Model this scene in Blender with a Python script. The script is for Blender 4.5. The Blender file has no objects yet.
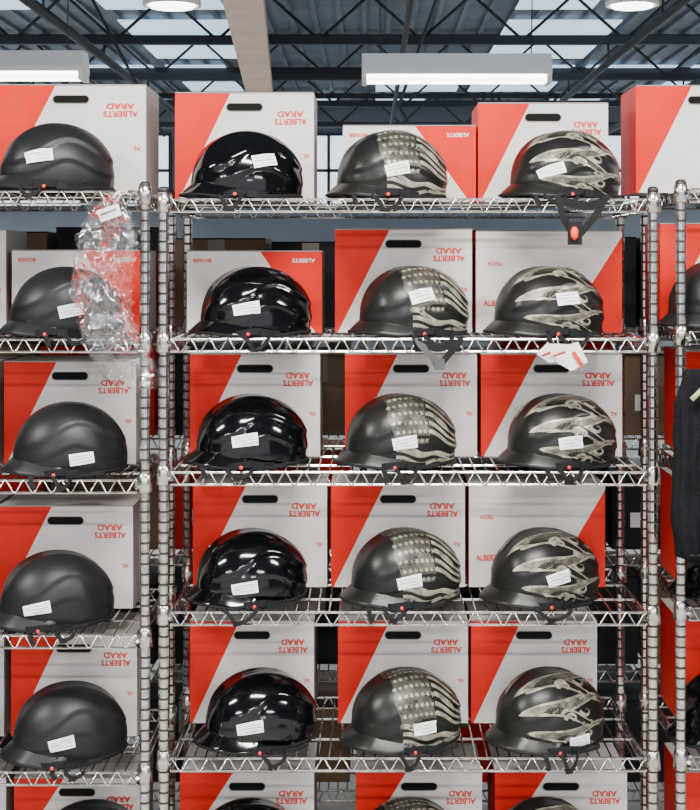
import bpy, math, random
from mathutils import Vector, Matrix
from mathutils import noise as mn
random.seed(7)
sc = bpy.context.scene
D = 3.6; PX = 410.0; VX = 370.0; VY = 260.0; EYE = 1.70; F=PX*D
def sx(px, y=0.0): return (px-VX)/(F/(D+y))
def sz(py, y=0.0): return EYE+(VY-py)/(F/(D+y))

# ---------------------------------------------------------------- materials
def mat(name, col, rough=0.5, metal=0.0, noise=0.0, nscale=20, bump=0.0, bscale=60, emit=0.0, coat=0.0, spec=0.5):
    m = bpy.data.materials.new(name); m.use_nodes = True
    nt = m.node_tree; b = nt.nodes['Principled BSDF']
    b.inputs['Base Color'].default_value = (*col, 1)
    b.inputs['Roughness'].default_value = rough
    b.inputs['Metallic'].default_value = metal
    b.inputs['Coat Weight'].default_value = coat
    b.inputs['Specular IOR Level'].default_value = spec
    if emit > 0:
        b.inputs['Emission Color'].default_value = (*col, 1)
        b.inputs['Emission Strength'].default_value = emit
    tc = nt.nodes.new('ShaderNodeTexCoord')
    if noise > 0:
        n = nt.nodes.new('ShaderNodeTexNoise'); n.inputs['Scale'].default_value = nscale; n.inputs['Detail'].default_value = 5
        r = nt.nodes.new('ShaderNodeMapRange'); r.inputs['From Min'].default_value = .3; r.inputs['From Max'].default_value = .7
        r.inputs['To Min'].default_value = 1-noise; r.inputs['To Max'].default_value = 1+noise
        mx = nt.nodes.new('ShaderNodeVectorMath'); mx.operation = 'SCALE'; mx.inputs[0].default_value = col
        nt.links.new(tc.outputs['Object'], n.inputs['Vector']); nt.links.new(n.outputs['Fac'], r.inputs['Value'])
        nt.links.new(r.outputs['Result'], mx.inputs['Scale']); nt.links.new(mx.outputs['Vector'], b.inputs['Base Color'])
    if bump > 0:
        n = nt.nodes.new('ShaderNodeTexNoise'); n.inputs['Scale'].default_value = bscale; n.inputs['Detail'].default_value = 3
        bp = nt.nodes.new('ShaderNodeBump'); bp.inputs['Strength'].default_value = bump; bp.inputs['Distance'].default_value = .01
        nt.links.new(tc.outputs['Object'], n.inputs['Vector']); nt.links.new(n.outputs['Fac'], bp.inputs['Height'])
        nt.links.new(bp.outputs['Normal'], b.inputs['Normal'])
    return m
M = {}
M['white'] = mat('carton_white', (.63,.60,.575), .6, noise=.10, nscale=6, bump=.12, bscale=12, spec=.25)
M['red'] = mat('carton_red', (.60,.012,.005), .5, noise=.14, nscale=6, bump=.12, bscale=12, spec=.18)
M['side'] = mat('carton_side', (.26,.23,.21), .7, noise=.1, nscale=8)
M['hole'] = mat('hole_black', (.008,.008,.008), .9, spec=.1)
M['ink'] = mat('ink_red', (.66,.03,.015), .5, spec=.2)
M['matte'] = mat('shell_matte_black', (.0085,.009,.0098), .40, noise=.15, nscale=300, bump=.05, bscale=900, spec=.27)
M['gloss'] = mat('shell_gloss_black', (.0015,.0015,.002), .10, coat=.1, spec=.42)
M['satin'] = mat('shell_satin', (.0075,.0075,.007), .33, noise=.2, nscale=40, spec=.28)
M['tan'] = mat('graphic_silver_tan', (.235,.222,.168), .38, metal=.25, noise=.65, nscale=45)
M['tan2'] = mat('graphic_tan_dim', (.090,.085,.064), .4, metal=.2, noise=.7, nscale=55)
M['dkline'] = mat('graphic_dark', (.006,.006,.005), .4, spec=.3)
M['canton'] = mat('graphic_canton', (.040,.038,.031), .4, metal=.2, noise=.85, nscale=45)
M['trim'] = mat('rubber_trim', (.006,.006,.006), .6, spec=.2)
M['liner'] = mat('liner_foam', (.012,.012,.012), .95, spec=.1)
M['label'] = mat('label_paper', (.92,.92,.89), .6)
M['print'] = mat('label_print', (.34,.34,.36), .7)
M['redtab'] = mat('snap_red', (.58,.03,.015), .4)
M['strap'] = mat('webbing_black', (.009,.009,.010), .85, bump=.3, bscale=400, spec=.2)
M['chrome'] = mat('chrome_wire', (.54,.52,.49), .18, metal=1.0, noise=.45, nscale=30)
M['chromeP'] = mat('chrome_post', (.54,.505,.47), .23, metal=1.0, noise=.35, nscale=60)
M['groove'] = mat('post_groove', (.05,.042,.038), .6, metal=.3)
M['cap'] = mat('cap_black', (.012,.012,.012), .5)

# ---------------------------------------------------------------- mesh builder
class MB:
    def __init__(s): s.v=[]; s.f=[]; s.m=[]; s.sm=[]; s.mats=[]
    def mi(s, k):
        if k not in s.mats: s.mats.append(k)
        return s.mats.index(k)
    def add(s, vs, fs, k, smooth=False):
        o=len(s.v); s.v += [tuple(v) for v in vs]; i=s.mi(k)
        for f in fs: s.f.append([o+a for a in f]); s.m.append(i); s.sm.append(smooth)
    def tube(s, pts, r, k, n=6, closed=False, cap=True):
        pts=[Vector(p) for p in pts]; N=len(pts); vs=[]; prev=None
        for i,p in enumerate(pts):
            if closed: t=pts[(i+1)%N]-pts[i-1]
            else: t=pts[min(i+1,N-1)]-pts[max(i-1,0)]
            if t.length<1e-9: t=Vector((0,0,1))
            t.normalize()
            if prev is None:
                a=Vector((0,0,1)) if abs(t.z)<.9 else Vector((0,1,0))
                u=t.cross(a).normalized()
            else:
                u=(prev-t*prev.dot(t))
                u=u.normalized() if u.length>1e-6 else t.orthogonal().normalized()
            prev=u; w=t.cross(u); rr=r[i] if isinstance(r,(list,tuple)) else r
            for j in range(n):
                a=2*math.pi*j/n; vs.append(p+u*math.cos(a)*rr+w*math.sin(a)*rr)
        fs=[]
        for i in range(N if closed else N-1):
            for j in range(n):
                a=i*n+j; b=i*n+(j+1)%n; c=((i+1)%N)*n+(j+1)%n; d=((i+1)%N)*n+j
                fs.append([a,b,c,d])
        if cap and not closed:
            fs.append(list(range(n))[::-1]); fs.append([(N-1)*n+j for j in range(n)])
        s.add(vs,fs,k,n>=8 or len(pts)>2)
    def box(s, x0,x1,y0,y1,z0,z1,k):
        vs=[(x0,y0,z0),(x1,y0,z0),(x1,y1,z0),(x0,y1,z0),(x0,y0,z1),(x1,y0,z1),(x1,y1,z1),(x0,y1,z1)]
        s.add(vs,[[0,3,2,1],[4,5,6,7],[0,1,5,4],[1,2,6,5],[2,3,7,6],[3,0,4,7]],k)
    def ribbon(s, pts, w, th, k, up=None):
        pts=[Vector(p) for p in pts]; N=len(pts); vs=[]
        for i,p in enumerate(pts):
            t=(pts[min(i+1,N-1)]-pts[max(i-1,0)]).normalized()
            wd = Vector(up) if up else Vector((0,0,1))
            wd=(wd-t*wd.dot(t))
            wd = wd.normalized() if wd.length>1e-5 else t.orthogonal().normalized()
            nn=t.cross(wd)
            for a,b in ((-1,-1),(1,-1),(1,1),(-1,1)): vs.append(p+wd*a*w/2+nn*b*th/2)
        fs=[]
        for i in range(N-1):
            for j in range(4): fs.append([i*4+j,i*4+(j+1)%4,(i+1)*4+(j+1)%4,(i+1)*4+j])
        fs += [[3,2,1,0],[(N-1)*4+j for j in range(4)]]
        s.add(vs,fs,k,False)
    def lathe(s, prof, c, k, n=16, smooth=True, k2=None, k2set=()):
        vs=[]
        for r,z in prof:
            for j in range(n):
                a=2*math.pi*j/n; vs.append((c[0]+r*math.cos(a),c[1]+r*math.sin(a),c[2]+z))
        fs=[];fs2=[]
        for i in range(len(prof)-1):
            for j in range(n):
                (fs2 if i in k2set else fs).append([i*n+j,i*n+(j+1)%n,(i+1)*n+(j+1)%n,(i+1)*n+j])
        fs.append([j for j in range(n)][::-1]); fs.append([(len(prof)-1)*n+j for j in range(n)])
        o=len(s.v); s.add(vs,fs,k,smooth)
        if fs2:
            i=s.mi(k2)
            for f in fs2: s.f.append([o+a for a in f]); s.m.append(i); s.sm.append(smooth)
    def obj(s, name, loc=(0,0,0), rot=(0,0,0), parent=None):
        me=bpy.data.meshes.new(name); me.from_pydata(s.v,[],s.f)
        for k in s.mats: me.materials.append(M[k])
        me.polygons.foreach_set('material_index', s.m); me.polygons.foreach_set('use_smooth', s.sm)
        me.update()
        o=bpy.data.objects.new(name,me); sc.collection.objects.link(o)
        o.location=loc; o.rotation_euler=rot
        if parent: o.parent=parent
        return o

# ---------------------------------------------------------------- text cache
_tc={}
def text_mesh(t):
    if t in _tc: return _tc[t]
    cu=bpy.data.curves.new('t','FONT'); cu.body=t; cu.size=1; cu.resolution_u=2; cu.offset=0.03
    o=bpy.data.objects.new('t',cu); sc.collection.objects.link(o)
    bpy.context.view_layer.update()
    me=bpy.data.meshes.new_from_object(o)
    vs=[v.co.copy() for v in me.vertices]; fs=[list(p.vertices) for p in me.polygons]
    bpy.data.objects.remove(o); bpy.data.meshes.remove(me)
    x1=max(v.x for v in vs); y1=max(v.y for v in vs); x0=min(v.x for v in vs)
    _tc[t]=(vs,fs,x0,x1,y1); return _tc[t]
def put_text(mb,t,x0,x1,z0,z1,y,k,flip=True):
    vs,fs,a,b,h=text_mesh(t); out=[]
    for v in vs:
        u=(v.x-a)/(b-a); w=v.y/h
        if flip: u=1-u; w=1-w
        out.append((x0+(x1-x0)*u, y, z0+(z1-z0)*w))
    mb.add(out,fs,k)

# ---------------------------------------------------------------- helmet cartons
def carton(name,x0,x1,yf,z0,h,kind='A',depth=.235,yaw=0.0):
    w=x1-x0; mb=MB(); hw=w/2
    V=[(-hw,0,0),(hw,0,0),(hw,depth,0),(-hw,depth,0),(-hw,0,h),(hw,0,h),(hw,depth,h),(-hw,depth,h)]
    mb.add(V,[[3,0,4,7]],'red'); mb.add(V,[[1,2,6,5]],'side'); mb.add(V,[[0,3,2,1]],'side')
    mb.add(V,[[4,5,6,7]],'white'); mb.add(V,[[2,3,7,6]],'white')
    if kind=='A':
        tx=-hw+.40*w; bx=-hw+.02*w
        mb.add([(-hw,0,h),(-hw,0,0),(bx,0,0),(tx,0,h)],[[0,1,2,3]],'red')
        mb.add([(bx,0,0),(hw,0,0),(hw,0,h),(tx,0,h)],[[0,1,2,3]],'white')
    elif kind=='B':
        tx=hw-.46*w; bx=hw-.05*w
        mb.add([(tx,0,h),(bx,0,0),(hw,0,0),(hw,0,h)],[[0,1,2,3]],'red')
        mb.add([(-hw,0,0),(bx,0,0),(tx,0,h),(-hw,0,h)],[[0,1,2,3]],'white')
    else:
        mb.add([(hw,0,h*.95),(hw-.42*w,0,0),(hw,0,0)],[[0,1,2]],'red')
        mb.add([(-hw,0,0),(hw-.42*w,0,0),(hw,0,h*.95),(hw,0,h),(-hw,0,h)],[[0,1,2,3,4]],'white')
    mb.box(-hw,hw,depth/2-.0015,depth/2+.0015,h,h+.0008,'side')
    mb.box(-hw,hw,-.0012,0.0,h-.0015,h+.0015,'side')
    if kind=='A':
        cx=0.0; cz=h-.038; L=.037; R=.0105
        pts=[]
        for i in range(13): a=-math.pi/2+math.pi*i/12; pts.append((cx+L+R*math.cos(a),-.0008,cz+R*math.sin(a)))
        for i in range(13): a=math.pi/2+math.pi*i/12; pts.append((cx-L+R*math.cos(a),-.0008,cz+R*math.sin(a)))
        mb.add(pts,[list(range(len(pts)))],'hole')
        mb.tube([(p[0],-.001,p[2]) for p in pts],.001,'side',n=5,closed=True)
        put_text(mb,'ARAD',hw-.265*w,hw-.075*w,h-.064,h-.049,-.0012,'ink')
        put_text(mb,'ALBERTS',hw-.285*w,hw-.05*w,h-.084,h-.069,-.0012,'ink')
        put_text(mb,'XL',hw-.085*w,hw-.03*w,h*.40,h*.435,-.0012,'ink')
    elif kind=='B':
        put_text(mb,'BOXER',-hw+.04*w,-hw+.18*w,h-.03,h-.020,-.0012,'ink')
        put_text(mb,'ALBERTS',hw-.22*w,hw-.05*w,h-.03,h-.020,-.0012,'white')
    else:
        put_text(mb,'ALBERTS',-hw+.05*w,-hw+.23*w,.07,.085,-.0012,'ink',False)
        put_text(mb,'TECH',-hw+.08*w,-hw+.18*w,h-.09,h-.080,-.0012,'ink')
    return mb.obj(name,((x0+x1)/2,yf,z0),(0,0,yaw))

# ---------------------------------------------------------------- wire shelving
SD=.50
def wire_shelf(mb,x0,x1,y0,y1,z,step=.027):
    r=.0030; R=.0034; th=.030
    n=int((x1-x0)/step)
    for i in range(n+1):
        x=x0+(x1-x0)*i/n
        mb.tube([(x,y0,z-r),(x,y1,z-r)],r*.75,'chrome',n=5,cap=False)
    for y in (y0,y1):
        for dz in (0,-th): mb.tube([(x0,y,z-R+dz),(x1,y,z-R+dz)],R,'chrome',n=6)
        k=int((x1-x0)/.023); pts=[]
        if k%2: k+=1
        for i in range(k+1):
            xx=x0+(x1-x0)*i/k; zz=z-R-(th if i%2 else 0)
            pts += [(xx-.003 if i else xx,y-.003,zz),(xx+.003 if i<k else xx,y-.003,zz)]
        mb.tube(pts,.0022,'chrome',n=5)
    for x in (x0,x1):
        for dz in (0,-th): mb.tube([(x,y0,z-R+dz),(x,y1,z-R+dz)],R,'chrome',n=6)
        k=20; mb.tube([(x,y0+(y1-y0)*i/k,z-R-(th if i%2 else 0)) for i in range(k+1)],.0022,'chrome',n=5)
    for f in (.33,.66): mb.tube([(x0,y0+(y1-y0)*f,z-.010),(x1,y0+(y1-y0)*f,z-.010)],R,'chrome',n=6)
def post(mb,x,y,ztop,zs):
    r=.0128; prof=[(r*.7,.02),(r,.025)]; z=.04; ks=set()
    while z<ztop-.02:
        b=len(prof); ks |= {b,b+1,b+2}
        prof += [(r,z),(r*.84,z+.0012),(r*.84,z+.0048),(r,z+.006)]; z+=.0254
    prof += [(r,ztop)]
    mb.lathe(prof,(x,y,0),'chromeP',n=12,smooth=False,k2='groove',k2set=ks)
    mb.lathe([(r*.95,ztop-.001),(r*1.08,ztop),(r*1.08,ztop+.008),(r*.7,ztop+.014)],(x,y,0),'cap',n=14)
    mb.lathe([(r*.4,0.0),(r*1.5,.004),(r*1.5,.014),(r*.7,.02)],(x,y,0),'cap',n=14)
    for z in zs:
        mb.lathe([(r*1.02,.012),(r*1.25,.010),(r*1.5,-.034),(r*1.15,-.036)],(x,y,z),'chromeP',n=14)
def shelving(name,x0,x1,y0,zs,ztop,depth=SD):
    mb=MB(); pin=.014
    for z in zs: wire_shelf(mb,x0+pin+.006,x1-pin-.006,y0,y0+depth,z)
    for x in (x0,x1):
        for y in (y0+pin,y0+depth-pin): post(mb,x,y,ztop,zs)
        for z in zs:
            for y in (y0,y0+depth):
                mb.tube([(x,y+(pin if y==y0 else -pin),z-.02),(x+(.022 if x==x0 else -.022),y,z-.02)],.006,'chromeP',n=6)
    return mb.obj(name)
midP=[198,338,471,611,757]; lefP=[190,338,479,634,771]; rigP=[188,331,468,606,755]
midZ=[sz(p) for p in midP]+[.155]
lefZ=[sz(p) for p in lefP]+[.150]
rigZ=[sz(p) for p in rigP]+[.155]
shelving('wire_shelving_unit',sx(163),sx(654),0,midZ,sz(192))
shelving('wire_shelving_unit',sx(144)-1.22,sx(144),0,lefZ,sz(187))
shelving('wire_shelving_unit',sx(682),sx(682)+1.2,0,rigZ,sz(185))

BY=.262
def bx(p0,p1,row,unit,kind,h=.268,y=BY,yaw=0):
    Z={'m':midZ,'l':lefZ,'r':rigZ}[unit]
    carton('helmet_carton',sx(p0,y),sx(p1,y),y,Z[row]+.0005,h,kind,yaw=yaw)
bx(-4,146,0,'l','A',.287); bx(12,143,1,'l','B',.215); bx(4,136,2,'l','A'); bx(-2,133,3,'l','A'); bx(11,137,4,'l','A'); bx(14,140,5,'l','A',.195)
for r,off in enumerate([-146,-128,-136,-141,-130,-128]): bx(off,off+134,r,'l','A',.268 if r<5 else .195)
bx(175,314,0,'m','A',.286); bx(343,476,0,'m','B',.200); bx(478,608,0,'m','A',.259)
bx(187,322,1,'m','B',.213); bx(335,472,1,'m','A',.270); bx(476,622,1,'m','C',.265)
bx(190,320,2,'m','A'); bx(345,477,2,'m','A'); bx(481,622,2,'m','A')
bx(193,327,3,'m','A'); bx(331,465,3,'m','A'); bx(469,605,3,'m','C')
bx(190,314,4,'m','A'); bx(338,468,4,'m','A'); bx(471,597,4,'m','A')
bx(180,314,5,'m','A',.205); bx(356,482,5,'m','A',.205); bx(495,627,5,'m','A',.205)
for r,x in enumerate([626,650,672,668,668,672]):
    bx(x+10,x+150,r,'r','A',.280 if r==0 else (.268 if r<5 else .205))

# ---------------------------------------------------------------- helmets
P=2.08; AF=.138; AB=.148; BW=.114; HU=.139; HD=.12; ZC=.033
def ss(a,b,x):
    t=max(0,min(1,(x-a)/(b-a))); return t*t*(3-2*t)
def disp(p):
    u=p.x/(AF if p.x<0 else AB); w=p.z/HU
    c1=.20+.46*math.exp(-((u-.15)/.60)**2)
    c2=.00+.30*math.exp(-((u-.10)/.48)**2)
    side=ss(.05,.30,abs(p.y)/BW)
    d=.0050*ss(c1-.02,c1+.02,w)*side*ss(-1.0,-.75,u)
    d-=.0045*(1-ss(c2-.02,c2+.02,w))*side
    return d
def surf(d,off=0.0):
    a=AF if d.x<0 else AB; h=HU if d.z>0 else HD
    s=(abs(d.x/a)**P+abs(d.y/BW)**P+abs(d.z/h)**P)**(-1/P)
    p=d*s; return p+p.normalized()*(disp(p)+off)
def rimz(th):
    c=math.cos(th)
    return -.033+.012*ss(.45,.95,c)+.004*ss(.3,.9,-c)
def rimpt(th,off=0.0,dz=0.0):
    z=rimz(th)+dz; lo,hi=.1,3.0
    for _ in range(22):
        t=(lo+hi)/2
        if surf(Vector((-math.cos(th)*math.sin(t),-math.sin(th)*math.sin(t),math.cos(t)))).z>z: lo=t
        else: hi=t
    return lo
def xb(x,beta,off=.0012):
    a=AF if x<0 else AB
    q=max(0,1-abs(x/a)**P)**(1/P)
    cy,cz=math.cos(beta),math.sin(beta); h=HU if cz>0 else HD
    s=(abs(cy/BW)**P+abs(cz/h)**P)**(-1/P)*q
    p=Vector((x,-cy*s,cz*s))
    return p+p.normalized()*(disp(p)+off)
_base={}
def shell_base(k):
    if k in _base: return _base[k]
    mb=MB(); NT=110; NK=48
    tend=[rimpt(2*math.pi*j/NT) for j in range(NT)]
    vs=[surf(Vector((0,0,1)))+Vector((0,0,ZC))]
    for i in range(1,NK+1):
        for j in range(NT):
            th=2*math.pi*j/NT; t=tend[j]*i/NK
            vs.append(surf(Vector((-math.cos(th)*math.sin(t),-math.sin(th)*math.sin(t),math.cos(t))))+Vector((0,0,ZC)))
    fs=[[0,1+j,1+(j+1)%NT] for j in range(NT)]
    for i in range(NK-1):
        for j in range(NT):
            a=1+i*NT+j; b=1+i*NT+(j+1)%NT; fs.append([a,a+NT,b+NT,b])
    mb.add(vs,fs,k,True)
    inn=[]
    c=Vector((0,0,ZC))
    for v in vs: inn.append(c+(v-c)*.90)
    for j in range(NT): inn[1+(NK-1)*NT+j].z=vs[1+(NK-1)*NT+j].z+.002
    mb.add(inn,[f[::-1] for f in fs],'liner',True)
    o=1+(NK-1)*NT
    rv=[vs[o+j] for j in range(NT)]+[inn[o+j] for j in range(NT)]
    mb.add(rv,[[j,(j+1)%NT,NT+(j+1)%NT,NT+j] for j in range(NT)],'liner',True)
    mb.tube([p+Vector((0,0,.004)) for p in rv[:NT]],.0056,'trim',n=8,closed=True)
    A=math.radians(80); N=36; K=8; top=[];bot=[]
    for i in range(N+1):
        th=-A+2*A*i/N; t=rimpt(th,dz=.026)
        p=surf(Vector((-math.cos(th)*math.sin(t),-math.sin(th)*math.sin(t),math.cos(t))))+Vector((0,0,ZC))
        outd=Vector((-math.cos(th),-math.sin(th)*.75,0)).normalized()
        L=.028*max(0,math.cos(th/A*math.pi/2))**.55
        for k2 in range(K+1):
            s=k2/K
            q=p-outd*.004+outd*(L+.004)*s+Vector((0,0,-(.020*s**.8+.008*s*s)*(.35+.65*ss(0,.8,math.cos(th)))))
            top.append(q+Vector((0,0,.0022+.002*(1-s)))); bot.append(q-Vector((0,0,.0022+.006*(1-s))))
    W=K+1; n=len(top); fs=[]
    for i in range(N):
        for k2 in range(K):
            a=i*W+k2; fs.append([a,a+1,a+W+1,a+W]); fs.append([n+a,n+a+W,n+a+W+1,n+a+1])
        a=i*W+K; fs.append([a,n+a,n+a+W,a+W])
    mb.add(top+bot,fs,k,True)
    mb.tube([top[i*W+K]*.5+bot[i*W+K]*.5 for i in range(N+1)],.0034,'trim',n=8)
    for sgn in (-1,1):
        for xx in (-.045,.06):
            p=xb(xx,math.radians(-6),.001); p=Vector((p.x,p.y if sgn<0 else -p.y,p.z+ZC))
            mb.lathe([(.004,-.001),(.004,.001),(.002,.0022)],(0,0,0),'trim',n=8)
            for q in range(len(mb.v)-24,len(mb.v)):
                v=mb.v[q]; mb.v[q]=(p.x+v[0], p.y+(-v[2] if p.y<0 else v[2]), p.z+v[1])
    _base[k]=mb; return mb
def patch(mb,grid,k):
    R=len(grid); C=len(grid[0]); vs=[p+Vector((0,0,ZC)) for r in grid for p in r]
    mb.add(vs,[[i*C+j,i*C+j+1,(i+1)*C+j+1,(i+1)*C+j] for i in range(R-1) for j in range(C-1)],k,True)
def strip(mb,fx,fb,fw,k,n=26,off=.0012):
    g=[]
    for i in range(n+1):
        s=i/n; x=fx(s); b=fb(s); w=max(.004,fw(s))
        tx=fx(s+.01)-fx(s-.01); tb=(fb(s+.01)-fb(s-.01))*.12; L=math.hypot(tx,tb) or 1
        nx,nb=-tb/L,tx/L
        row=[]
        for e in (-1,-.5,0,.5,1):
            X=max(-AF*.985,min(AB*.985,x+nx*w*e*.12)); row.append(xb(X,b+nb*w*e,off))
        g.append(row)
    patch(mb,g,k)
def rad(a): return math.radians(a)
def star(mb,x,b,r,rot,k):
    pts=[xb(x,b,.0024)+Vector((0,0,ZC))]
    for i in range(10):
        a=rot+math.pi*i/5; q=r if i%2==0 else r*.42
        pts.append(xb(x+q*math.cos(a),b+q*math.sin(a)/.12,.0024)+Vector((0,0,ZC)))
    mb.add(pts,[[0,1+i,1+(i+1)%10] for i in range(10)],k)
def flag(mb,rng):
    g=[[xb(-.056+.092*i/12+.004*math.sin(j*.8),rad(14+108*j/20),.0010) for j in range(21)] for i in range(13)]
    patch(mb,g,'canton')
    for i in range(7):
        for j in range(10):
            x=-.051+.0138*i+(.0065 if j%2 else 0)+.002*math.sin(j*1.3); b=rad(18+10.4*j)
            star(mb,x,b,.0070,rng.random(),'tan')
    for j in range(18):
        b0=-10+j*10.5
        xs=.042 if 15<b0+3<124 else -.050
        L=.143-xs
        strip(mb,lambda s,xs=xs,L=L:xs+L*s,
              lambda s,b0=b0,L=L:rad(b0+5+3.0*math.sin(s*L*60+1.)-(190*s*L)*(1 if b0<90 else -1)*(.9 if b0>10 else .3)),
              lambda s:.048-.014*s,'tan',n=24)
def flames(mb,rng):
    for m in (-1,1):
        for n,(b0,x0,x1,amp,ph,wd) in enumerate([(-2,-.060,.095,7,0.3,.085),(13,-.105,.125,-9,.2,.115),(30,-.085,.100,10,.6,.105),(46,-.118,.130,-10,.2,.13),(62,-.090,.108,10,.7,.12),(78,-.112,.134,-9,.1,.125)]):
            x0+=.008*rng.random(); ph+=.4*rng.random()
            fx=lambda s,x0=x0,x1=x1: x0+(x1-x0)*s
            def fb(s,b0=b0,amp=amp,ph=ph,m=m):
                b=b0+amp*math.sin(s*4.2+ph)*(.5+.8*s)-5*s
                return rad(90+m*(90-b))
            def fw(s,wd=wd): return wd*math.sin(math.pi*min(1,max(0,s))**.62)**.8 if 0<s<1 else 0
            strip(mb,fx,fb,fw,'tan',n=44,off=.0013)
            strip(mb,lambda s,fx=fx:fx(.08+.80*s),lambda s,fb=fb:fb(.08+.80*s),lambda s,fw=fw:fw(.08+.80*s)*.62*ss(0,.12,s)*ss(0,.2,1-s),'tan2' if n%2 else 'dkline',n=36,off=.0018)
            for q,sg in ((.38,1),(.62,-1)):
                xs=fx(q); bs=math.degrees(fb(q))
                cxx,cbb=xs+.016,bs+sg*m*3
                strip(mb,lambda s,cxx=cxx:cxx+(.018-.010*s)*math.sin(-1.2+4.2*s),
                      lambda s,cbb=cbb,sg=sg,m=m:rad(cbb+sg*m*(9-5*s)*(1-math.cos(-1.2+4.2*s)*.9)),
                      lambda s:.040*max(0,1-s)**.7,'tan',n=20,off=.0022)
def project(p,loc,yaw,roll):
    q=Matrix.Rotation(yaw,4,'Z')@Matrix.Rotation(roll,4,'Y')@p+Vector(loc)
    return VX+q.x*F/(D+q.y), VY-(q.z-EYE)*F/(D+q.y)
def cr(P_,n=5):
    P_=[Vector(p) for p in P_]; out=[]
    for i in range(len(P_)-1):
        p0=P_[max(i-1,0)];p1=P_[i];p2=P_[i+1];p3=P_[min(i+2,len(P_)-1)]
        for k in range(n):
            t=k/n; out.append(.5*((2*p1)+(p2-p0)*t+(2*p0-5*p1+4*p2-p3)*t*t+(-p0+3*p1-3*p2+p3)*t**3))
    out.append(P_[-1]); return out
def helmet(kind,px,row,unit,lx,ly,yaw=20,y=.135,roll=0,tilt=0):
    Z={'m':midZ,'l':lefZ,'r':rigZ}[unit]
    rng=random.Random(int(px*13+row*7))
    key={'matte':'matte','gloss':'gloss','flag':'satin','flame':'satin'}[kind]
    b=shell_base(key); mb=MB(); mb.v=list(b.v); mb.f=list(b.f); mb.m=list(b.m); mb.sm=list(b.sm); mb.mats=list(b.mats)
    if kind=='flag': flag(mb,rng)
    if kind=='flame': flames(mb,rng)
    fy=rad(yaw); loc=(sx(px,y)-.006,y,Z[row]+.0012); rl=rad(roll)
    best=None
    for i in range(50):
        xx=-.115+.24*i/49
        for j in range(24):
            bb=rad(-5+80*j/23); u,v=project(xb(xx,bb)+Vector((0,0,ZC)),loc,fy,rl)
            e=(u-lx)**2+(v-ly)**2
            if best is None or e<best[0]: best=(e,xx,bb)
    _,xm,bl=best
    til=rad(tilt+5+rng.uniform(-4,7)); lw,lh=.060,.030
    def lp(a,c,off): 
        X=xm+(a*math.cos(til)-c*math.sin(til)); B=bl+(a*math.sin(til)+c*math.cos(til))/.118
        return xb(X,B,off)
    patch(mb,[[lp(lw*(i/6-.5),lh*(j/3-.5),.0046) for j in range(4)] for i in range(7)],'label')
    for rr,(c,h2,l0,l1) in enumerate([(.007,.0018,-.42,.35),(.000,.0020,-.42,.42),(-.008,.0018,-.2,.40)]):
        patch(mb,[[lp(lw*(l0+(l1-l0)*i/6),c+h2*(j-.5),.0052) for j in range(2)] for i in range(7)],'print')
    ox=-.035+rng.uniform(-.02,.02); zz=.007
    pts=[(ox-.03,-.075,.010),(ox-.035,-.100,zz),(ox-.025+rng.uniform(-.01,.01),-.122,zz+.004),(ox+.01,-.131,zz+.008),(ox+.045,-.128,zz+.003),(ox+.075,-.112,zz),(ox+.08,-.085,.010)]
    mb.ribbon(cr(pts),.016,.0022,'strap')
    mb.box(ox+.018,ox+.043,-.137,-.128,.002,.018,'trim')
    mb.lathe([(.0048,0),(.0048,.003),(.003,.004)],(0,0,0),'redtab',n=12)
    for q in range(len(mb.v)-36,len(mb.v)):
        v=mb.v[q]; mb.v[q]=(ox-.012+v[0],-.131-v[2],.008+v[1])
    pts2=[(ox-.01,-.08,.010),(ox+.0,-.115,.006),(ox+.035+rng.uniform(-.01,.02),-.126,.004),(ox+.10,-.119,.006),(ox+.115,-.09,.004)]
    mb.ribbon(cr(pts2),.006,.008,'strap')
    R=Matrix.Rotation(-fy,4,'Z')
    def W_(wx,wy,z):
        v=R@Vector((wx,wy-y,0)); return (v.x,v.y,z)
    dx=rng.uniform(-.05,.06); dp=rng.uniform(.004,.022); sp=rng.uniform(.8,1.8)
    mb.ribbon(cr([W_(dx-.022*sp,.04,.008),W_(dx-.020*sp,-.004,.004),W_(dx-.012*sp,-.011,-.006),W_(dx,-.012,-.009-dp),W_(dx+.016*sp,-.012,-.007-dp*.7),W_(dx+.026*sp,-.010,-.003),W_(dx+.030*sp,-.002,.006),W_(dx+.032*sp,.04,.008)]),.009,.003,'strap',up=(.4,.2,.9))
    if rng.random()<.6:
        dx2=dx-.05-.04*rng.random()
        mb.ribbon(cr([W_(dx2,.04,.008),W_(dx2+.004,-.003,.004),W_(dx2+.008,-.010,-.010),W_(dx2+.014,-.011,-.014-.018*rng.random())]),.011,.0025,'strap',up=(1,0,0))
    a=W_(dx+.001,-.014,-.010-dp)
    mb.box(a[0]-.009,a[0]+.009,a[1]-.004,a[1]+.003,a[2]-.005,a[2]+.005,'trim')
    return mb.obj('motorcycle_half_helmet',loc,(0,rl,fy))
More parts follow.
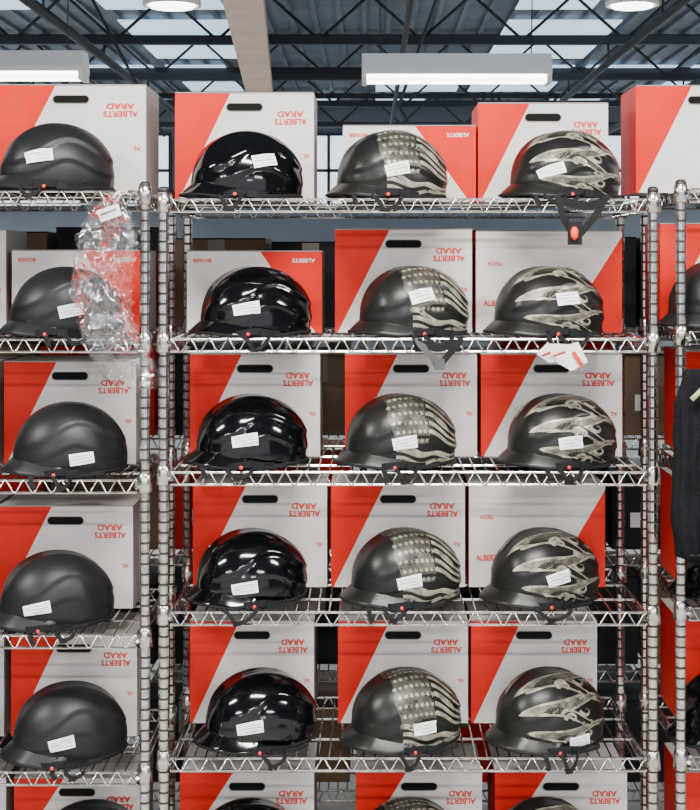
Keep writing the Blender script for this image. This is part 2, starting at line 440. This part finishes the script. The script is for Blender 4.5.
H=[('matte',58,0,'l',40,156,20),('matte',68,1,'l',70,312,12),('matte',71,2,'l',82,458,14),('matte',58,3,'l',38,608,22),('matte',71,4,'l',62,743,20),
('gloss',248,0,'m',265,160,18),('gloss',257,1,'m',248,308,22),('gloss',253,2,'m',245,441,20),('gloss',253,3,'m',245,588,22),('gloss',262,4,'m',250,728,20),
('flag',393,0,'m',398,169,20),('flag',415,1,'m',422,297,24),('flag',402,2,'m',405,444,20),('flag',407,3,'m',410,583,22),('flag',407,4,'m',425,727,22),
('flame',566,0,'m',552,170,16),('flame',550,1,'m',568,299,20),('flame',563,2,'m',572,442,20),('flame',546,3,'m',560,578,22),('flame',551,4,'m',580,740,22),
('matte',724,1,'r',740,305,20),('gloss',734,3,'r',740,580,20),('gloss',732,4,'r',740,720,20),
('gloss',250,5,'m',250,860,20),('flag',410,5,'m',408,860,20),('flame',546,5,'m',546,860,20),('matte',92,5,'l',92,860,20),
('matte',-75,0,'l',-75,155,20),('matte',-70,1,'l',-70,300,20),('matte',-70,2,'l',-70,440,20),('matte',-78,3,'l',-78,600,20),('matte',-70,4,'l',-70,740,20)]
for a in H: helmet(*a)

# ---------------------------------------------------------------- dangling chin strap with orange tag
M['orange']=mat('tag_orange',(.85,.06,.01),.4)
M['greyfoam']=mat('pad_grey',(.06,.06,.06),.9)
mb=MB(); y=-.022
z1=sz(196)
mb.ribbon(cr([(sx(556),y+.008,z1),(sx(558),y-.004,z1-.015),(sx(562),y-.008,sz(218)),(sx(573),y-.006,sz(236))]),.017,.0025,'strap',up=(1,0,0))
mb.ribbon(cr([(sx(607),y+.008,z1),(sx(602),y-.004,z1-.015),(sx(592),y-.008,sz(218)),(sx(575),y-.008,sz(238))]),.017,.0025,'strap',up=(1,0,0))
mb.ribbon(cr([(sx(560),y-.004,sz(201)),(sx(578),y-.008,sz(206)),(sx(592),y-.008,sz(205)),(sx(604),y-.004,sz(201))]),.020,.004,'strap',up=(0,0,1))
mb.box(sx(566),sx(580),y-.014,y-.006,sz(245),sz(222),'trim')
mb.lathe([(.003,-.018),(.009,-.010),(.010,.004),(.005,.014)],(sx(572),y-.022,sz(233)),'orange',n=14)
mb.obj('chin_strap')
mb=MB(); q=-.010
mb.ribbon(cr([(sx(418),q-.008,sz(338)),(sx(420),q-.014,sz(343)),(sx(430),q-.016,sz(354)),(sx(438),q-.016,sz(366))]),.018,.006,'greyfoam',up=(1,0,0))
mb.ribbon(cr([(sx(460),q-.008,sz(338)),(sx(458),q-.014,sz(343)),(sx(448),q-.016,sz(354)),(sx(440),q-.018,sz(364))]),.016,.005,'strap',up=(1,0,0))
mb.ribbon(cr([(sx(417),q-.012,sz(341)),(sx(438),q-.018,sz(347)),(sx(460),q-.012,sz(341))]),.018,.005,'strap')
mb.box(sx(434),sx(444),q-.026,q-.016,sz(369),sz(358),'greyfoam')
mb.obj('chin_strap')
M['tagpaper']=mat('tag_paper',(.8,.79,.76),.6,noise=.05)
def tag(mb,pts,y,th,k):
    n=len(pts); vs=[(sx(p[0]),y+.002*i,sz(p[1])) for i,p in enumerate(pts)]; vb=[(v[0],v[1]+th,v[2]) for v in vs]
    mb.add(vs+vb,[list(range(n)),list(range(n,2*n))[::-1]]+[[i,n+i,n+(i+1)%n,(i+1)%n] for i in range(n)],k)
mb=MB(); q=-.014
tag(mb,[(535,353),(545,343),(578,344),(571,361),(548,362)],q-.016,.001,'tagpaper')
tag(mb,[(548,350),(576,341),(586,361),(570,370),(556,362)],q-.022,.001,'tagpaper')
tag(mb,[(569,352),(573,350),(582,364),(579,367)],q-.025,.001,'redtab')
tag(mb,[(540,354),(550,350),(551,352),(541,356)],q-.0185,.001,'ink')
tag(mb,[(551,354),(563,350),(564,352),(552,356)],q-.0245,.001,'ink')
mb.tube([(sx(556),-.010,sz(336)),(sx(556),-.018,sz(338)),(sx(558),-.031,sz(347))],.0008,'label',n=5)
mb.obj('hang_tag')
mb=MB()
tag(mb,[(103,212),(124,205),(127,216),(107,223)],-.085,.001,'tagpaper')
tag(mb,[(106,215),(122,209),(123,211),(107,217)],-.0895,.001,'print')
mb.tube([(sx(128),-.007,sz(192)),(sx(124),-.05,sz(196)),(sx(118),-.083,sz(208))],.0008,'label',n=5)
mb.obj('hang_tag')

# ---------------------------------------------------------------- clear plastic bag hung on left post
def plastic():
    m=bpy.data.materials.new('clear_plastic'); m.use_nodes=True; nt=m.node_tree; nt.nodes.clear()
    out=nt.nodes.new('ShaderNodeOutputMaterial'); mix=nt.nodes.new('ShaderNodeMixShader'); mix2=nt.nodes.new('ShaderNodeMixShader')
    tr=nt.nodes.new('ShaderNodeBsdfTransparent'); tr.inputs['Color'].default_value=(.95,.95,.95,1)
    gl=nt.nodes.new('ShaderNodeBsdfGlossy'); gl.inputs['Roughness'].default_value=.10; gl.inputs['Color'].default_value=(.95,.95,.95,1)
    df=nt.nodes.new('ShaderNodeBsdfDiffuse'); df.inputs['Color'].default_value=(.50,.03,.02,1)
    fr=nt.nodes.new('ShaderNodeLayerWeight'); fr.inputs['Blend'].default_value=.32
    mp=nt.nodes.new('ShaderNodeMath'); mp.operation='MULTIPLY_ADD'; mp.inputs[1].default_value=.62; mp.inputs[2].default_value=.05
    tc=nt.nodes.new('ShaderNodeTexCoord'); wv=nt.nodes.new('ShaderNodeTexWave'); wv.wave_type='BANDS'; wv.bands_direction='DIAGONAL'
    wv.inputs['Scale'].default_value=22; wv.inputs['Distortion'].default_value=9; wv.inputs['Detail'].default_value=3
    gt=nt.nodes.new('ShaderNodeMath'); gt.operation='GREATER_THAN'; gt.inputs[1].default_value=.955
    ns=nt.nodes.new('ShaderNodeTexNoise'); ns.inputs['Scale'].default_value=9
    g2=nt.nodes.new('ShaderNodeMath'); g2.operation='GREATER_THAN'; g2.inputs[1].default_value=.54
    mu=nt.nodes.new('ShaderNodeMath'); mu.operation='MULTIPLY'
    L=nt.links.new
    L(tc.outputs['Object'],wv.inputs['Vector']); L(tc.outputs['Object'],ns.inputs['Vector'])
    L(wv.outputs['Fac'],gt.inputs[0]); L(ns.outputs['Fac'],g2.inputs[0]); L(gt.outputs[0],mu.inputs[0]); L(g2.outputs[0],mu.inputs[1])
    L(fr.outputs['Facing'],mp.inputs[0]); L(mp.outputs[0],mix.inputs[0]); L(tr.outputs[0],mix.inputs[1]); L(gl.outputs[0],mix.inputs[2])
    L(mu.outputs[0],mix2.inputs[0]); L(mix.outputs[0],mix2.inputs[1]); L(df.outputs[0],mix2.inputs[2]); L(mix2.outputs[0],out.inputs['Surface'])
    return m
M['plastic']=plastic()
mb=MB()
outline=[(195,108,124),(215,90,134),(245,80,138),(285,74,134),(320,82,136),(350,92,148),(372,104,160),(388,118,164)]
def lerp_outline(py):
    for a,b in zip(outline,outline[1:]):
        if a[0]<=py<=b[0]:
            t=(py-a[0])/(b[0]-a[0]); return a[1]+(b[1]-a[1])*t, a[2]+(b[2]-a[2])*t
    return outline[-1][1:]
for layer in (0,1,2):
    vs=[];R=80;C=40
    for i in range(R+1):
        py=196+(192-layer*22)*i/R; l,r=lerp_outline(py)
        l+=9*mn.noise(Vector((py*.06,1,layer*3.3)))+4*mn.noise(Vector((py*.25,1,layer*3.3)))
        r+=9*mn.noise(Vector((py*.06,7,layer*3.3)))+4*mn.noise(Vector((py*.25,7,layer*3.3)))
        for j in range(C+1):
            t=j/C; px=l+(r-l)*t
            pyy=py+6*mn.noise(Vector((t*6,layer*2.,py*.02)))*(i/R)
            n=abs(mn.noise(Vector((px*.05,py*.035,layer*5))))*1.6+.7*abs(mn.noise(Vector((px*.13,py*.09,layer*5+3))))+.3*mn.noise(Vector((px*.3,py*.25,layer*5+3)))
            edge=math.sin(math.pi*t)**.5
            yy=-.036+(-.014,.000,.010)[layer]*edge-.020*n*edge
            vs.append((sx(px),yy,sz(pyy)))
    W=C+1
    mb.add(vs,[[i*W+j,i*W+j+1,(i+1)*W+j+1,(i+1)*W+j] for i in range(R) for j in range(C)],'plastic',True)
mb.tube([(sx(114),-.038,sz(199)),(sx(120),-.03,sz(192)),(sx(128),-.007,sz(191))],.0018,'label',n=6)
mb.obj('plastic_bag')

# ---------------------------------------------------------------- hanging jacket on the right
M['cloth']=mat('jacket_cloth',(.004,.0045,.006),.85,noise=.3,nscale=30,bump=.5,bscale=60,spec=.15)
M['lime']=mat('cord_lime',(.40,.52,.26),.6)
mb=MB()
def loft(mb,secs,k,n=56,fold=.016,seed=0):
    vs=[]
    # densify the sections so the folds wander down the cloth
    dens=[]
    for a,b in zip(secs,secs[1:]):
        for q in range(5):
            t=q/5; dens.append(tuple(a[i]+(b[i]-a[i])*t for i in range(5)))
    dens.append(secs[-1])
    for (cx,cy,z,rx,ry) in dens:
        for j in range(n):
            a=2*math.pi*j/n
            f=1+fold/rx*(mn.noise(Vector((math.cos(a)*2.6+seed*3,math.sin(a)*2.6,z*5)))+.5*mn.noise(Vector((math.cos(a)*6+seed,math.sin(a)*6,z*16))))
            vs.append((cx+rx*f*math.cos(a),cy+ry*f*math.sin(a),z))
    N=len(dens)
    fs=[[i*n+j,i*n+(j+1)%n,(i+1)*n+(j+1)%n,(i+1)*n+j] for i in range(N-1) for j in range(n)]
    fs+= [list(range(n))[::-1],[(N-1)*n+j for j in range(n)]]
    mb.add(vs,fs,k,True)
jx=.920; jy=-.12
jz=lambda p: sz(p,jy)
loft(mb,[(jx,jy,jz(562),.165,.05),(jx,jy,jz(500),.165,.055),(jx,jy,jz(430),.16,.055),(jx,jy,jz(385),.15,.05),(jx,jy,jz(362),.11,.045),(jx,jy,jz(348),.055,.04),(jx,jy,jz(340),.05,.04)],'cloth')
for sg in (-1,1):
    loft(mb,[(jx+sg*.160,jy-.01,jz(556),.034,.033),(jx+sg*.170,jy-.01,jz(515),.040,.042),(jx+sg*.163,jy-.01,jz(460),.042,.048),(jx+sg*.158,jy-.005,jz(405),.046,.048),(jx+sg*.128,jy,jz(370),.046,.042)],'cloth',seed=sg)
    mb.tube([(jx+sg*.160+.036*math.cos(a),jy-.01+.035*math.sin(a),jz(552)) for a in [2*math.pi*i/16 for i in range(16)]],.004,'strap',n=6,closed=True)
mb.tube([(sx(704),jy-.066,jz(360)),(sx(696),jy-.068,jz(372)),(sx(686),jy-.068,jz(386)),(sx(675),jy-.066,jz(397))],.006,'lime',n=8)
mb.tube([(sx(702),jy-.066,jz(366)),(sx(698),jy-.068,jz(380)),(sx(690),jy-.068,jz(402))],.003,'label',n=8)
mb.tube([(jx,jy,jz(342)),(jx,jy,sz(330)),(jx+.012,jy+.01,sz(322)),(jx+.012,jy+.05,sz(318)),(jx,-.008,sz(320)),(jx,-.008,sz(330))],.0025,'chrome',n=8)
mb.obj('hanging_jacket')

# ---------------------------------------------------------------- rear stock row
M['dark']=mat('carton_dark',(.018,.019,.022),.7,noise=.3,nscale=5,spec=.2)
M['brown']=mat('carton_kraft',(.16,.10,.06),.8,noise=.15,nscale=8)
M['tape']=mat('tape',(.2,.17,.13),.3)
rz=[.15,.50,.84,1.18,1.50,1.80]
RY=.72
shelving('wire_shelving_unit',-1.35,-.02,RY,rz[:5],1.72,.5)
shelving('wire_shelving_unit',.03,1.35,RY,rz[:5],1.72,.5)
def stock(x0,x1,z,h,k,y=RY+.06,d=.38):
    mb=MB(); hw=(x1-x0)/2
    mb.box(-hw,hw,0,d,0,h,k)
    mb.box(-.025,.025,-.001,0.0,h*.6,h+.0005,'tape'); mb.box(-.025,.025,-.001,d,h,h+.001,'tape')
    mb.box(-hw-.001,hw+.001,-.0015,.0,h-.004,h,'hole'); mb.box(-hw*.6,-hw*.2,-.001,0,h*.3,h*.5,'label')
    mb.obj('storage_carton',((x0+x1)/2,y,z+.0005))
for xa,xb_ in ((-1.32,-.05),(.06,1.32)):
    for r in range(5):
        x=xa+.02
        while x<xb_-.18:
            w=random.uniform(.26,.40); w=min(w,xb_-x-.01)
            if w<.14: break
            h=random.uniform(.22,.28) if r<4 else random.uniform(.25,.30)
            if random.random()<.90: stock(x,x+w,rz[r],h,random.choice(['dark','dark','red','red','dark','brown']) if r<4 else random.choice(['dark','dark','dark','brown']))
            x+=w+random.uniform(.012,.03)

# ---------------------------------------------------------------- building
M['concrete']=mat('floor_concrete',(.42,.41,.39),.45,noise=.15,nscale=2,bump=.05,bscale=20)
M['wallm']=mat('wall_paint',(.16,.19,.23),.8,noise=.1,nscale=1)
M['deck']=mat('ceiling_deck',(.14,.18,.23),.6,noise=.25,nscale=1.5)
M['steel']=mat('joist_dark',(.016,.021,.030),.5)
M['sky']=mat('skylight_panel',(.52,.68,.84),.5,emit=1.5,noise=.3,nscale=1.2)
M['beige']=mat('beam_beige',(.84,.66,.55),.6,noise=.1,nscale=3)
M['lamp']=mat('lamp_housing',(.9,.9,.9),.4)
M['tubeglow']=mat('tube_glow',(1,.98,.94),.4,emit=8.0)
M['winm']=mat('window_glass',(.80,.88,1.0),.2,emit=1.8)
def simple(name,x0,x1,y0,y1,z0,z1,k):
    mb=MB(); mb.box(x0,x1,y0,y1,z0,z1,k); return mb.obj(name)
XW=10; YB=25; CZ=4.7; YF=-10
simple('floor',-XW,XW,YF,YB,-.1,0,'concrete')
simple('wall_back',-XW,XW,YB,YB+.15,0,CZ,'wallm')
simple('wall_left',-XW-.15,-XW,YF,YB,0,CZ,'wallm')
simple('wall_right',XW,XW+.15,YF,YB,0,CZ,'wallm')
mb=MB(); mb.box(-XW,XW,YF,YB,CZ,CZ+.1,'deck')
x=-XW
while x<XW:
    mb.box(x,x+.06,YF,YB,CZ-.05,CZ,'deck'); x+=.30
random.seed(3)
for iy in range(0,10):
    for ix in range(-6,6):
        if random.random()<.52:
            x0=ix*1.6+.1; y0=4+iy*2.1
            mb.box(x0,x0+random.choice([.9,1.4]),y0,y0+1.3,CZ-.065,CZ-.052,'sky')
mb.obj('ceiling')
for i,(x0,x1) in enumerate([(-8,-5.6),(-4.7,-3.9),(-1.3,-.3),(2.0,2.9),(4.3,5.7),(6.4,8.4)]):
    mb=MB(); z0,z1=2.75,4.1; y=YB
    mb.box(x0,x1,y-.03,y-.01,z0,z1,'winm')
    for a,b,c,d in ((x0-.06,x1+.06,z0-.06,z0),(x0-.06,x1+.06,z1,z1+.06),(x0-.06,x0,z0,z1),(x1,x1+.06,z0,z1),((x0+x1)/2-.03,(x0+x1)/2+.03,z0,z1),(x0,x1,3.4,3.46)):
        mb.box(a,b,y-.07,y-.005,c,d,'steel')
    mb.obj('window_%d'%(i+1))
def joist(y,zb,zt):
    mb=MB()
    mb.box(-XW,XW,y-.05,y+.05,zb,zb+.09,'steel'); mb.box(-XW,XW,y-.05,y+.05,zt-.09,zt,'steel')
    n=36
    for i in range(n):
        xa=-XW+2*XW*i/n; xb2=-XW+2*XW*(i+1)/n
        za,zc=(zb+.05,zt-.05) if i%2 else (zt-.05,zb+.05)
        mb.tube([(xa,y,za),(xb2,y,zc)],.018,'steel',n=6)
    mb.obj('ceiling_joist')
for y in (-6,-2,2,6.6,9.5,12.5,15.7,19,22.5): joist(y,4.05,CZ-.055)
mb=MB()
mb.box(-.17,.17,-5.6,16.1,-.09,-.06,'beige'); mb.box(-.17,.17,-5.6,16.1,.06,.09,'beige'); mb.box(-.02,.02,-5.6,16.1,-.06,.06,'beige')
mb.obj('ceiling_beam',(-1.06,8.66,3.955),(0,0,.055))
for xx,zz,r in ((-2.9,3.9,.05),(2.6,3.85,.04),(.35,3.92,.03),(-4.4,3.9,.05),(4.1,3.92,.05)):
    mb=MB(); mb.tube([(xx,2.5,zz),(xx,YB-.05,zz)],r,'steel',n=10)
    for yy in (6.6,9.5,12.5,15.7,19,22.5): mb.tube([(xx,yy,zz),(xx,yy,4.06)],.012,'steel',n=6)
    mb.obj('ceiling_pipe')
def fixture(cx,cy,cz,L=1.2,light=True,power=60):
    mb=MB(); hw=L/2
    prof=[(-.07,.13),(.07,.13),(.12,.03),(.12,0),(-.12,0),(-.12,.03)]
    vs=[(-hw,p[0],p[1]) for p in prof]+[(hw,p[0],p[1]) for p in prof]; n=6
    mb.add(vs,[list(range(n))[::-1],[n+i for i in range(n)]]+[[i,n+i,n+(i+1)%n,(i+1)%n] for i in range(n)],'lamp')
    for yy in (-.06,.06): mb.tube([(-hw+.03,yy,-.022),(hw-.03,yy,-.022)],.022,'tubeglow',n=10)
    for xx in (-hw,hw-.03): mb.box(xx,xx+.03,-.1,.1,-.05,0,'lamp')
    for xx in (-hw*.8,hw*.8): mb.tube([(xx,0,.13),(xx*1.06,0,4.652-cz)],.004,'steel',n=5)
    mb.obj('fluorescent_light_fixture',(cx,cy,cz))
    if light:
        l=bpy.data.lights.new('tube_light','AREA'); l.shape='RECTANGLE'; l.size=L; l.size_y=.2; l.energy=power; l.color=(1,.97,.93)
        o=bpy.data.objects.new('tube_light',l); sc.collection.objects.link(o); o.location=(cx,cy,cz-.06)
d=9.1
fixture((456-VX)/F*d,d-D,EYE+(260-76)/F*d,1.16,power=40)
fixture((-8-VX)/F*d,d-D,EYE+(260-73)/F*d,1.16,power=40)
for yy,pw in ((-1.4,185),(-4.6,150),(-8.0,125)):
    for xx in (-2.9,0.1,3.1): fixture(xx,yy,3.35,1.25,power=pw)
for yy in (8,14,20):
    for xx in (-7.2,7.6): fixture(xx,yy,3.35,1.25,power=420)  # added fixtures outside the view, their floor bounce brightens the ceiling and beam
for (px,d) in ((172,9.6),(632,10.5)):
    z=EYE+(254/F*d)
    mb=MB(); mb.lathe([(.03,.30),(.05,.22),(.09,.18),(.19,.03),(.19,0),(.17,.0),(.16,.01)],(0,0,0),'lamp',n=28)
    mb.lathe([(.14,-.012),(.15,.0),(.12,.01)],(0,0,0),'tubeglow',n=24)
    mb.tube([(0,0,.3),(0,0,4.652-z)],.008,'steel')
    mb.obj('high_bay_lamp',((px-VX)/F*d,d-D,z))
mb=MB()
for (a,b) in (((25,-135),(170,140)),((484,-135),(398,110)),((398,110),(412,135))):
    d=11.2
    mb.tube([((a[0]-VX)/F*d,d-D-.3,EYE+(VY-a[1])/F*d),((b[0]-VX)/F*d,d-D-.3,EYE+(VY-b[1])/F*d)],.012,'steel')
mb.obj('bracing_cable')

# ---------------------------------------------------------------- world and camera
w=bpy.data.worlds.new('World'); sc.world=w; w.use_nodes=True
w.node_tree.nodes['Background'].inputs['Color'].default_value=(.86,.90,1,1)
w.node_tree.nodes['Background'].inputs['Strength'].default_value=1.6
cam=bpy.data.cameras.new('camera'); co=bpy.data.objects.new('camera',cam); sc.collection.objects.link(co)
co.location=(0,-D,EYE); co.rotation_euler=(math.pi/2,0,0)
cam.sensor_fit='HORIZONTAL'; cam.sensor_width=36; cam.lens=36*F/700
cam.shift_x=-(VX-350)/700; cam.shift_y=-(405-VY)/700
sc.camera=co
